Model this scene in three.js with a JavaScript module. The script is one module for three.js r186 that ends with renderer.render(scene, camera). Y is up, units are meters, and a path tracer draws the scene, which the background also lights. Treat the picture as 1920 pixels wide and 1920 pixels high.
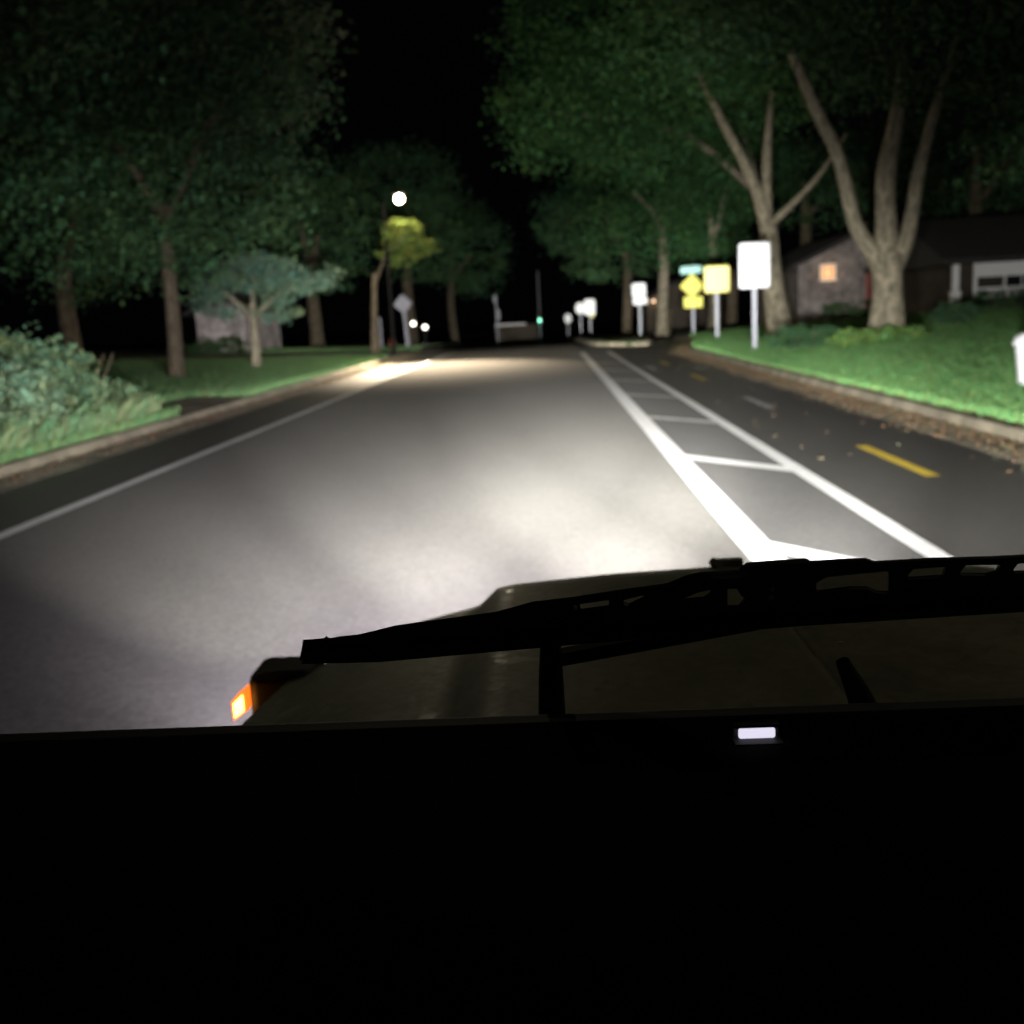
import * as THREE from 'three';
import { mergeGeometries } from 'three/addons/utils/BufferGeometryUtils.js';
import { RoundedBoxGeometry } from 'three/addons/geometries/RoundedBoxGeometry.js';

// ------------------------------------------------------------------ camera, sky, moon, exposure
const scene = new THREE.Scene();
const camera = new THREE.PerspectiveCamera(53.0, 1, 0.05, 900);
camera.position.set(0, 1.45, 0);
camera.rotation.set(-0.18891, 0.04354, -0.05236, 'YXZ');
camera.focus = 0.85;
camera.userData.fStop = 6.8;
const renderer = new THREE.WebGLRenderer({ antialias: true });
renderer.toneMapping = THREE.LinearToneMapping;
renderer.toneMappingExposure = 1;
renderer.shadowMap.enabled = true;
{
  const w = 64, h = 32, d = new Float32Array(w * h * 4);
  for (let i = 0; i < w * h; i++) d.set([0.00045, 0.00048, 0.0007, 1], i * 4);
  const sky = new THREE.DataTexture(d, w, h, THREE.RGBAFormat, THREE.FloatType);
  sky.mapping = THREE.EquirectangularReflectionMapping; sky.needsUpdate = true;
  scene.background = sky; scene.environment = sky;
  const moon = new THREE.DirectionalLight(0xdfe6ff, 0.003);
  moon.position.set(-40, 80, 30); moon.castShadow = true; moon.shadow.mapSize.set(2048, 2048);
  Object.assign(moon.shadow.camera, { left: -60, right: 60, top: 60, bottom: -60, near: 1, far: 300 });
  scene.add(moon, moon.target);
}

// ------------------------------------------------------------------ helpers
function rng(seed) { let a = seed >>> 0; return () => { a = (a + 0x6D2B79F5) | 0; let t = Math.imul(a ^ (a >>> 15), 1 | a); t = (t + Math.imul(t ^ (t >>> 7), 61 | t)) ^ t; return ((t ^ (t >>> 14)) >>> 0) / 4294967296; }; }
const V = (x, y, z) => new THREE.Vector3(x, y, z);
const lin = (r, g, b) => new THREE.Color().setRGB(r, g, b);
const taken = {};
function numbered(n) { const k = taken[n] = (taken[n] ?? -1) + 1; return k ? `${n}_${String(k).padStart(3, '0')}` : n; }
function shade(o) { o.castShadow = true; o.receiveShadow = true; return o; }
function thing(name, label, category, pos = [0, 0, 0], group) {
  const o = new THREE.Group(); o.name = numbered(name); o.position.set(...pos); scene.add(o);
  o.userData = { label, category }; if (group) o.userData.group = group;
  return o;
}
function worldPos(o) { const p = V(0, 0, 0); for (let k = o; k; k = k.parent) p.add(k.position); return p; }
// a part whose geometry is given in world metres, hung under a thing or part (nothing above it is turned)
function part(parent, name, geo, mat, label) {
  const g = Array.isArray(geo) ? mergeGeometries(geo.map((x) => strip(x))) : geo;
  const p = worldPos(parent); g.translate(-p.x, -p.y, -p.z);
  const m = shade(new THREE.Mesh(g, mat)); m.name = name; parent.add(m);
  if (label) m.userData.label = label;
  return m;
}
function strip(g) { let h = g.index ? g.toNonIndexed() : g; for (const k of Object.keys(h.attributes)) if (!['position', 'normal', 'uv'].includes(k)) h.deleteAttribute(k); return h; }
function structure(name, geo, mat) { const m = shade(new THREE.Mesh(geo, mat)); m.name = name; m.userData.kind = 'structure'; scene.add(m); return m; }
function box(x0, x1, y0, y1, z0, z1, r = 0) {
  const w = x1 - x0, h = y1 - y0, d = z1 - z0;
  const g = r ? new RoundedBoxGeometry(w, h, d, 2, Math.min(r, w / 2.01, h / 2.01, d / 2.01)) : new THREE.BoxGeometry(w, h, d);
  return g.translate((x0 + x1) / 2, (y0 + y1) / 2, (z0 + z1) / 2);
}
function cyl(x, z, y0, y1, r0, r1, n = 12) { return new THREE.CylinderGeometry(r1, r0, y1 - y0, n).translate(x, (y0 + y1) / 2, z); }
function bar(a, b, w, d = w) { // box bar between two points
  const A = V(...a), B = V(...b), L = A.distanceTo(B), g = new THREE.BoxGeometry(w, L, d);
  const q = new THREE.Quaternion().setFromUnitVectors(V(0, 1, 0), B.clone().sub(A).normalize());
  return g.applyQuaternion(q).translate((A.x + B.x) / 2, (A.y + B.y) / 2, (A.z + B.z) / 2);
}
// tapered, slightly lumpy limb through points [x,y,z,r]
function limb(pts, seed = 1, sides = 12, lump = 0.08) {
  const R = rng(seed), c = new THREE.CatmullRomCurve3(pts.map((p) => V(p[0], p[1], p[2])), false, 'centripetal'), n = pts.length * 5;
  const pos = [], uv = [], idx = [], ph = [R() * 6, R() * 6, R() * 6];
  let up = V(1, 0, 0), len = 0, prev = null;
  for (let i = 0; i <= n; i++) {
    const t = i / n, p = c.getPoint(t), T = c.getTangent(t), f = t * (pts.length - 1), k = Math.min(pts.length - 2, Math.floor(f)), r = pts[k][3] + (pts[k + 1][3] - pts[k][3]) * (f - k);
    const U = up.clone().sub(T.clone().multiplyScalar(up.dot(T))).normalize(), W = T.clone().cross(U); up = U;
    if (prev) len += p.distanceTo(prev); prev = p;
    for (let j = 0; j <= sides; j++) {
      const a = j / sides * Math.PI * 2, rr = r * (1 + lump * (Math.sin(a * 3 + ph[0] + t * 5) + 0.6 * Math.sin(a * 5 + ph[1] - t * 9)) * 0.6);
      const q = p.clone().addScaledVector(U, Math.cos(a) * rr).addScaledVector(W, Math.sin(a) * rr);
      pos.push(q.x, q.y, q.z); uv.push(j / sides * 1.2, len * 0.8);
    }
  }
  for (let i = 0; i < n; i++) for (let j = 0; j < sides; j++) { const a = i * (sides + 1) + j, b = a + sides + 1; idx.push(a, a + 1, b, b, a + 1, b + 1); }
  const g = new THREE.BufferGeometry();
  g.setAttribute('position', new THREE.Float32BufferAttribute(pos, 3)); g.setAttribute('uv', new THREE.Float32BufferAttribute(uv, 2)); g.setIndex(idx); g.computeVertexNormals();
  return g;
}
// leaves gathered in clumps through ellipsoids [cx,cy,cz,rx,ry,rz]; each leaf a folded rhombus with a tint of its own
function foliage(seed, lobes, clumps, per, clumpR, size, tint, droop = 0.25, inner = 0.45) {
  const R = rng(seed), N = clumps * per, pos = new Float32Array(N * 12), col = new Float32Array(N * 12), idx = new Uint32Array(N * 6);
  const G = () => (R() + R() + R() - 1.5) * 1.15; let n = 0;
  const vol = lobes.map((l) => l[3] * l[4] * l[5] ** 0.6), tot = vol.reduce((a, b) => a + b);
  for (let c = 0; c < clumps; c++) {
    let w = R() * tot, k = 0; while (k < lobes.length - 1 && (w -= vol[k]) > 0) k++;
    const L = lobes[k], th = R() * Math.PI * 2, u = R() * 2 - 1, s = Math.sqrt(1 - u * u), rr = inner + (1 - inner) * Math.pow(R(), 0.6);
    const cx = L[0] + L[3] * rr * s * Math.cos(th), cy = L[1] + L[4] * rr * u, cz = L[2] + L[5] * rr * s * Math.sin(th);
    const hue = (R() - 0.5) * 0.5, fl = 0.5 + R() * 0.7, cr = clumpR * (0.6 + R() * 0.8);
    for (let i = 0; i < per; i++) {
      const x = cx + G() * cr, y = cy + G() * cr * 0.6 * fl, z = cz + G() * cr, sz = size * (0.6 + R() * 0.7);
      const a = R() * Math.PI * 2, e = (R() - 0.6) * 1.3 - droop, dx = Math.cos(a) * Math.cos(e), dy = Math.sin(e), dz = Math.sin(a) * Math.cos(e);
      let sx = -Math.sin(a) + G() * 0.5, sy = G() * 0.7, sz2 = Math.cos(a) + G() * 0.5; const sl = Math.hypot(sx, sy, sz2) || 1; sx /= sl; sy /= sl; sz2 /= sl;
      const h = sz * 0.5, w2 = sz * 0.34, o = n * 12;
      pos[o] = x - dx * h; pos[o + 1] = y - dy * h; pos[o + 2] = z - dz * h;
      pos[o + 3] = x + sx * w2; pos[o + 4] = y + sy * w2 + sz * 0.08; pos[o + 5] = z + sz2 * w2;
      pos[o + 6] = x + dx * h; pos[o + 7] = y + dy * h; pos[o + 8] = z + dz * h;
      pos[o + 9] = x - sx * w2; pos[o + 10] = y - sy * w2 + sz * 0.08; pos[o + 11] = z - sz2 * w2;
      const v = 0.75 + R() * 0.5, t = hue + (R() - 0.5) * 0.4;
      for (let q = 0; q < 4; q++) { col[o + q * 3] = tint[0] * v * (1 + t * 0.8); col[o + q * 3 + 1] = tint[1] * v; col[o + q * 3 + 2] = tint[2] * v * (1 - t * 0.6); }
      const j = n * 4, f = n * 6; idx[f] = j; idx[f + 1] = j + 1; idx[f + 2] = j + 2; idx[f + 3] = j; idx[f + 4] = j + 2; idx[f + 5] = j + 3; n++;
    }
  }
  const g = new THREE.BufferGeometry();
  g.setAttribute('position', new THREE.BufferAttribute(pos, 3)); g.setAttribute('color', new THREE.BufferAttribute(col, 3)); g.setIndex(new THREE.BufferAttribute(idx, 1)); g.computeVertexNormals();
  return g;
}
// tileable value noise
function noiseField(size, cells, seed) {
  const R = rng(seed), g = new Float32Array(cells * cells).map(() => R()), out = new Float32Array(size * size);
  for (let y = 0; y < size; y++) for (let x = 0; x < size; x++) {
    const fx = x / size * cells, fy = y / size * cells, x0 = fx | 0, y0 = fy | 0, tx = fx - x0, ty = fy - y0, sx = tx * tx * (3 - 2 * tx), sy = ty * ty * (3 - 2 * ty), x1 = (x0 + 1) % cells, y1 = (y0 + 1) % cells;
    out[y * size + x] = (g[y0 * cells + x0] * (1 - sx) + g[y0 * cells + x1] * sx) * (1 - sy) + (g[y1 * cells + x0] * (1 - sx) + g[y1 * cells + x1] * sx) * sy;
  }
  return out;
}
function texture(size, metres, fn, srgb = true) {
  const d = new Uint8Array(size * size * 4);
  for (let i = 0; i < size * size; i++) { const c = fn(i); for (let k = 0; k < 3; k++) d[i * 4 + k] = Math.max(0, Math.min(255, c[k])); d[i * 4 + 3] = 255; }
  const t = new THREE.DataTexture(d, size, size); t.wrapS = t.wrapT = THREE.RepeatWrapping; t.magFilter = THREE.LinearFilter; t.minFilter = THREE.LinearMipmapLinearFilter; t.generateMipmaps = true;
  if (srgb) t.colorSpace = THREE.SRGBColorSpace; t.repeat.set(1 / metres, 1 / metres); t.needsUpdate = true; return t;
}
const S = 512, n4 = noiseField(S, 4, 1), n11 = noiseField(S, 11, 2), n40 = noiseField(S, 40, 3), n128 = noiseField(S, 128, 4), n256 = noiseField(S, 256, 5);
const speck = (k, base, amp, big) => (i) => { const v = base + (n256[i] - 0.5) * amp + (n128[i] - 0.5) * amp * 0.7 + (n40[i] - 0.5) * big * 0.6 + (n11[i] - 0.5) * big + (n4[i] - 0.5) * big; return [v * k[0], v * k[1], v * k[2]]; };
const tAsphalt = texture(S, 3.1, speck([1, 0.99, 0.97], 205, 40, 5)), tAsphaltB = texture(S, 3.1, (i) => { const v = n256[i] * 160 + n128[i] * 95; return [v, v, v]; }, false);
const tConcrete = texture(S, 2.3, speck([1, 0.97, 0.91], 205, 34, 60)), tGrass = texture(S, 2.7, (i) => { const v = 150 + (n256[i] - 0.5) * 120 + (n40[i] - 0.5) * 60, b = n11[i] * 0.6 + n4[i] * 0.4; return [v * (0.78 + 0.3 * b), v, v * 0.7]; });
const tBark = texture(S, 1, (i) => { const x = i % S, y = (i / S) | 0, r = n40[(y >> 2) * S + x], v = 190 + 80 * (r - 0.5) + 50 * (n128[i] - 0.5) + 40 * (n11[i] - 0.5); return [v, v * 0.96, v * 0.88]; });
const tPaint = texture(S, 1.7, (i) => { const w = n128[i] * 0.5 + n40[i] * 0.5, v = 235 - (w < 0.3 ? (0.3 - w) * 260 : 0) - n256[i] * 22 - n11[i] * 14; return [v, v, v]; });
const tPaintWorn = texture(S, 1.3, (i) => { const w = n128[i] * 0.45 + n40[i] * 0.35 + n256[i] * 0.2, v = 222 - (w < 0.42 ? (0.42 - w) * 620 : 0) - n11[i] * 30; return [v, v, v * 0.98]; });
const std = (c, rough = 0.8, extra = {}) => new THREE.MeshStandardMaterial({ color: c, roughness: rough, metalness: 0, side: THREE.DoubleSide, ...extra });
const M = {
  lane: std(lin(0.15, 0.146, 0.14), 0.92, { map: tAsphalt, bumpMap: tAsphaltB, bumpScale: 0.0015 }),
  asphalt: std(lin(0.078, 0.076, 0.074), 0.62, { map: tAsphalt, bumpMap: tAsphaltB, bumpScale: 0.0015 }),
  buffer: std(lin(0.095, 0.095, 0.098), 0.88, { map: tAsphalt, bumpMap: tAsphaltB, bumpScale: 0.0015 }),
  paint: std(lin(0.86, 0.87, 0.88), 0.75, { map: tPaint }), wornPaint: std(lin(0.62, 0.64, 0.66), 0.8, { map: tPaintWorn }), yellow: std(lin(0.8, 0.58, 0.03), 0.75, { map: tPaint }),
  concrete: std(lin(0.36, 0.34, 0.29), 0.9, { map: tConcrete, bumpMap: tAsphaltB, bumpScale: 0.003 }), grass: std(lin(0.12, 0.22, 0.09), 1, { map: tGrass }), soil: std(lin(0.06, 0.045, 0.03), 1),
  bark: std(lin(0.4, 0.39, 0.34), 0.95, { map: tBark }), barkDark: std(lin(0.2, 0.175, 0.14), 0.95, { map: tBark }), leaf: std(lin(1, 1, 1), 0.75, { vertexColors: true }),
  steel: std(lin(0.36, 0.38, 0.44), 0.5), galv: std(lin(0.3, 0.3, 0.34), 0.6), white: std(lin(0.88, 0.89, 0.92), 0.5), lime: std(lin(0.88, 0.84, 0.36), 0.5), neon: std(lin(0.86, 0.84, 0.14), 0.5), limeHalo: std(lin(0.7, 0.62, 0.02), 0.5), mint: std(lin(0.45, 0.86, 0.8), 0.5),  // saturated sign rim is painted in place of the yellow glow round bright signs
  siding: std(lin(0.34, 0.32, 0.36), 0.8, { map: tConcrete }), trim: std(lin(0.75, 0.75, 0.76), 0.6), roof: std(lin(0.06, 0.058, 0.06), 0.95, { map: tAsphalt }), redDoor: std(lin(0.32, 0.09, 0.08), 0.6), darkSiding: std(lin(0.07, 0.06, 0.05), 0.9, { map: tConcrete }), brick: std(lin(0.16, 0.12, 0.1), 0.9, { map: tConcrete }),
  glass: new THREE.MeshPhysicalMaterial({ color: 0xffffff, roughness: 0.03, transmission: 1, thickness: 0, ior: 1.5 }), darkGlass: std(lin(0.012, 0.013, 0.016), 0.08), black: std(lin(0.012, 0.012, 0.012), 0.7),
  poleDark: new THREE.MeshPhysicalMaterial({ color: lin(0.01, 0.01, 0.01), roughness: 0.95, specularIntensity: 0.1 }), hydrant: std(lin(0.3, 0.055, 0.04), 0.6), binWhite: std(lin(0.8, 0.82, 0.86), 0.5),
};
const glow = (r, g, b, base = lin(0.8, 0.8, 0.8)) => new THREE.MeshStandardMaterial({ color: base, roughness: 0.4, emissive: lin(r, g, b) });

// ------------------------------------------------------------------ terrain heights
function roadY(z) { const d = -42 - z; if (d <= 0) return 0; if (d < 22) return -0.001 * d * d; const e = Math.min(d - 22, 62); return -0.484 - 0.044 * e; }
const edgeR = (z) => (z > -32 ? 4.6 : z > -46 ? 4.6 + 1.75 * ((w) => w * w * (3 - 2 * w))((-32 - z) / 14) : 6.35 + (-46 - z) * 0.055), edgeL = () => -6.1;
const lawnR = (x, z) => 0.3 * roadY(z) + 0.7 * roadY(z) * Math.min(1, Math.max(0, (-z - 62) / 40)) + 0.13 + Math.min(1.3, 0.055 * Math.max(0, x - edgeR(z))) + 0.03 * Math.sin(x * 0.7 + z * 0.23);
const lawnL = (x, z) => 0.3 * roadY(z) + 0.7 * roadY(z) * Math.min(1, Math.max(0, (-z - 62) / 40)) + 0.13 + Math.min(1, 0.03 * Math.max(0, -6.1 - x)) + 0.03 * Math.sin(x * 0.6 - z * 0.31) * Math.min(1, (-6.1 - x) / 2);
function sheet(xs, zs, fx, fy) { // fx(u, z) gives x, fy(x, z) gives y; uv in metres
  const pos = [], uv = [], idx = [];
  for (const z of zs) for (const u of xs) { const x = fx(u, z); pos.push(x, fy(x, z, u), z); uv.push(x, z); }
  for (let i = 0; i < zs.length - 1; i++) for (let j = 0; j < xs.length - 1; j++) { const a = i * xs.length + j, b = a + xs.length; idx.push(a, a + 1, b, a + 1, b + 1, b); }
  const g = new THREE.BufferGeometry(); g.setAttribute('position', new THREE.Float32BufferAttribute(pos, 3)); g.setAttribute('uv', new THREE.Float32BufferAttribute(uv, 2)); g.setIndex(idx); g.computeVertexNormals();
  const nrm = g.attributes.normal; if (nrm.getY(0) < 0) { g.setIndex(g.index.array.constructor === Array ? idx : Array.from(g.index.array).reduce((o, _, i, s) => { if (i % 3 === 0) o.push(s[i], s[i + 2], s[i + 1]); return o; }, [])); g.computeVertexNormals(); }
  return g;
}
const zsRoad = []; for (let z = 8; z > -260; z -= z > -90 ? 1 : 4) zsRoad.push(z);
structure('ground', sheet([-400, -60, -20, 20, 60, 400], [60, 8, -42, -64, -100, -126, -260, -600], (u) => u, (x, z) => roadY(z) - 0.35), M.soil);
structure('road', sheet([-6.0, -4.2, -1, 1.2, 3, 5, 8, 11], zsRoad, (u) => u, (x, z) => roadY(z)), M.asphalt);
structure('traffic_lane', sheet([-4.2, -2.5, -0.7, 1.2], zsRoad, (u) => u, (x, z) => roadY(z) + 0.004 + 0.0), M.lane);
structure('buffer_strip', sheet([1.2, 2.12], zsRoad.filter((z) => z > -42), (u) => u, (x, z) => roadY(z) + 0.004), M.buffer);
const outward = [0, 0.4, 1, 2, 3.5, 5, 7, 9, 12, 16, 22, 35, 60];
structure('lawn_right', sheet(outward, zsRoad, (u, z) => edgeR(z) + u, (x, z) => lawnR(x, z)), M.grass);
structure('lawn_left', sheet(outward, zsRoad, (u) => -6.1 - u, (x, z) => lawnL(x, z)), M.grass);
// kerbs: gutter pan, rounded nose and top
const kerbSection = [[-0.5, -0.012], [-0.5, 0.006], [-0.02, 0.012], [0, 0.02], [0.02, 0.1], [0.05, 0.128], [0.16, 0.135], [0.16, -0.1]];
function kerb(edge, side, zs, ky) { const g = sheet(kerbSection.map((_, i) => i), zs, (i, z) => edge(z) + side * (kerbSection[i][0] - 0.15), () => 0); const p = g.attributes.position, n = kerbSection.length; for (let i = 0; i < p.count; i++) p.setY(i, ky(p.getZ(i)) + kerbSection[i % n][1]); g.computeVertexNormals(); return g; }
const kerbY = (z) => roadY(z);
structure('kerb_right', kerb(edgeR, 1, zsRoad, kerbY), M.concrete);
structure('kerb_left', kerb(edgeL, -1, zsRoad, kerbY), M.concrete);
// raised grass island with its own kerb, where the cycle track swings away
{
  const pts = [[1.75, -47.5], [1.9, -44.6], [2.5, -42.6], [3.4, -41.4], [3.95, -41.6], [4.25, -43.2], [4.75, -50], [5.15, -58], [5.7, -72], [6, -90], [1.9, -90], [1.75, -60]];
  const mk = (grow, y) => { const c = [3.2, -55]; const s = new THREE.Shape(pts.map((p) => new THREE.Vector2(p[0] + Math.sign(p[0] - c[0]) * grow, -(p[1] + (p[1] > -50 ? grow : 0))))); const g = new THREE.ExtrudeGeometry(s, { depth: 0.3, bevelEnabled: true, bevelSize: 0.03, bevelThickness: 0.03, bevelSegments: 2 }); g.rotateX(-Math.PI / 2); const p = g.attributes.position, u = g.attributes.uv; for (let i = 0; i < p.count; i++) { const z = p.getZ(i), x = p.getX(i); u.setXY(i, x, z); p.setY(i, p.getY(i) - 0.33 + y + 0.55 * roadY(z)); } g.computeVertexNormals(); return g; };
  structure('island_kerb', mk(0, 0.15), M.concrete);
  structure('island_grass', mk(-0.16, 0.19), M.grass);
}
// painted markings, one mesh each, 4 mm above the surface they lie on
function marking(name, corners, mat, dy = 0.009) { const g = new THREE.BufferGeometry(); g.setAttribute('position', new THREE.Float32BufferAttribute(corners.flatMap(([x, z]) => [x, roadY(z) + dy, z]), 3)); g.setAttribute('uv', new THREE.Float32BufferAttribute(corners.flat(), 2)); g.setIndex([0, 1, 2, 0, 2, 3]); g.computeVertexNormals(); return structure(numbered(name), g, mat); }
function edgeLine(name, x, w, z0, z1, dy, mat = M.paint) { const zs = zsRoad.filter((z) => z < z0 && z > z1); return structure(name, sheet([-w / 2, w / 2], [z0, ...zs, z1], (u) => x + u, (_, z) => roadY(z) + dy), mat); }
edgeLine('left_edge_line', -4.22, 0.13, 8, -120, 0.0085);
edgeLine('buffer_line', 1.2, 0.2, 8, -37.6, 0.0085);
edgeLine('track_line', 2.12, 0.135, 8, -37.4, 0.0085);
for (let k = 0; k < 8; k++) { const z = -6.05 - k * 3.95; marking('hatch_bar', [[1.29, z + 0.16], [2.06, z + 1.2], [2.06, z + 0.9], [1.29, z - 0.16]], k < 2 ? M.paint : M.wornPaint); }
for (let k = 0; k < 4; k++) { const z = -8.3 - k * 6.1; marking('cycle_dash', [[2.99, z], [3.11, z], [3.11, z - 1.95], [2.99, z - 1.95]], k === 1 ? M.wornPaint : M.yellow, 0.005); }
for (const [x, z, s] of [[2.5, -25.4, 1], [3.55, -25, -1]]) { marking('cycle_arrow', [[x - 0.05, z + 0.9], [x + 0.05, z + 0.9], [x + 0.05, z - 0.5], [x - 0.05, z - 0.5]], M.wornPaint, 0.005); marking('cycle_arrow_head', [[x - 0.22, z - 0.51 * s - (s < 0 ? 0.12 : 0)], [x, z - 1.1 * s], [x + 0.22, z - 0.51 * s - (s < 0 ? 0.12 : 0)], [x, z - 0.58 * s]], M.wornPaint, 0.0055); }
// driveway apron and side street on the left
structure('side_street', sheet([0, 1.5, 3, 5, 8, 12, 18], [-39.5, -41, -43, -45, -46.5], (u) => -5.98 - u, (x, z) => lawnL(Math.min(x, -6.11), z) + 0.02), M.lane);
structure('driveway_apron', sheet([0, 0.5, 1.1], [-16.8, -18, -19.2, -20.2], (u) => -6.0 - u, (x, z) => lawnL(Math.min(x, -6.11), z) + 0.02), M.concrete);

// ------------------------------------------------------------------ grass blades and fallen leaves (uncountable)
function tuftGeometry(seed, blades, h) { const R = rng(seed), pos = []; for (let i = 0; i < blades; i++) { const a = R() * 6.28, r = R() * 0.05, x = Math.cos(a * 3) * r, z = Math.sin(a * 3) * r, w = 0.006 + R() * 0.004, hh = h * (0.6 + R() * 0.7), lx = Math.cos(a) * hh * 0.5, lz = Math.sin(a) * hh * 0.5, wx = -Math.sin(a) * w, wz = Math.cos(a) * w; pos.push(x - wx, 0, z - wz, x + wx, 0, z + wz, x + lx * 0.35 + wx * 0.7, hh * 0.65, z + lz * 0.35 + wz * 0.7, x - wx, 0, z - wz, x + lx * 0.35 + wx * 0.7, hh * 0.65, z + lz * 0.35 + wz * 0.7, x + lx, hh, z + lz); } const g = new THREE.BufferGeometry(); g.setAttribute('position', new THREE.Float32BufferAttribute(pos, 3)); g.computeVertexNormals(); return g; }
function scatter(name, label, geo, mat, count, seed, place, tint) {
  const R = rng(seed), im = shade(new THREE.InstancedMesh(geo, mat, count)); im.name = name; im.userData = { kind: 'stuff', label, category: name.includes('leaves') ? 'leaves' : 'grass' };
  const m = new THREE.Matrix4(), q = new THREE.Quaternion(), e = new THREE.Euler();
  for (let i = 0; i < count; i++) { const [x, y, z, s, tilt] = place(R); e.set((R() - 0.5) * tilt, R() * 6.28, (R() - 0.5) * tilt); q.setFromEuler(e); m.compose(V(x, y, z), q, V(s, s, s)); im.setMatrixAt(i, m); const v = 0.7 + R() * 0.6, t = R() - 0.5; im.setColorAt(i, lin(tint[0] * v * (1 + t * 0.7), tint[1] * v, tint[2] * v)); }
  scene.add(im); return im;
}
const bladeMat = std(lin(1, 1, 1), 0.8);
const driveGap = (x, z) => (z < -39.2 && z > -46.8) || z < -16.7 && z > -20.3 && x > -7.2;
scatter('lawn_grass', 'short mown grass on the lawn right of the cycle track', tuftGeometry(3, 9, 0.075), bladeMat, 70000, 21, (R) => { const z = -8 - Math.pow(R(), 1.4) * 40, x = edgeR(z) + 0.02 + Math.pow(R(), 1.5) * 11; return [x, lawnR(x, z) - 0.005, z, 0.8 + R() * 0.5, 0.3]; }, [0.115, 0.255, 0.08]);
scatter('verge_grass', 'grass on the verge along the left kerb', tuftGeometry(4, 9, 0.09), bladeMat, 60000, 22, (R) => { let x, z; do { z = -8 - Math.pow(R(), 1.3) * 42; x = -6.12 - Math.pow(R(), 1.4) * 10; } while (driveGap(x, z)); return [x, lawnL(x, z) - 0.005, z, 0.8 + R() * 0.7, 0.35]; }, [0.1, 0.19, 0.07]);
scatter('tall_weeds', 'long yellowish grass and weeds below the left shrubs', tuftGeometry(5, 10, 0.3), bladeMat, 2200, 23, (R) => { const z = -9 - R() * 6.8, x = -6.2 - Math.pow(R(), 1.3) * 1.2; return [x, lawnL(x, z) - 0.01, z, 0.5 + R() * 0.8, 0.5]; }, [0.11, 0.18, 0.08]);
{
  const lg = new THREE.BufferGeometry(); lg.setAttribute('position', new THREE.Float32BufferAttribute([-0.028, 0, 0, 0, 0.008, -0.017, 0.028, 0, 0, -0.028, 0, 0, 0.028, 0, 0, 0, 0.008, 0.017], 3)); lg.computeVertexNormals();
  scatter('fallen_leaves', 'brown fallen leaves drifted along the right gutter', lg, bladeMat, 5200, 31, (R) => { const z = -7 - Math.pow(R(), 1.2) * 33, o = Math.abs(R() + R() + R() - 1.5) * 0.55, x = edgeR(z) - 0.18 - o + (R() < 0.3 ? 0.35 : 0); return [x, roadY(z) + (x > edgeR(z) - 0.12 ? 0.155 : 0.022), z, 0.6 + R() * 0.8, 0.9]; }, [0.13, 0.09, 0.05]);
  scatter('scattered_leaves', 'stray leaves lying on the cycle track', lg, bladeMat, 130, 32, (R) => { const z = -9 - R() * 26, x = 2.3 + R() * 1.9; return [x, roadY(z) + 0.014, z, 0.6 + R() * 0.7, 0.6]; }, [0.13, 0.1, 0.06]);
  scatter('gutter_leaves', 'brown leaves gathered in the left gutter', lg, bladeMat, 1500, 33, (R) => { const z = -8 - R() * 30, x = -5.93 + Math.abs(R() + R() - 1) * 0.45; return [x, roadY(z) + 0.022, z, 0.6 + R() * 0.8, 0.9]; }, [0.13, 0.09, 0.055]);
}

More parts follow.
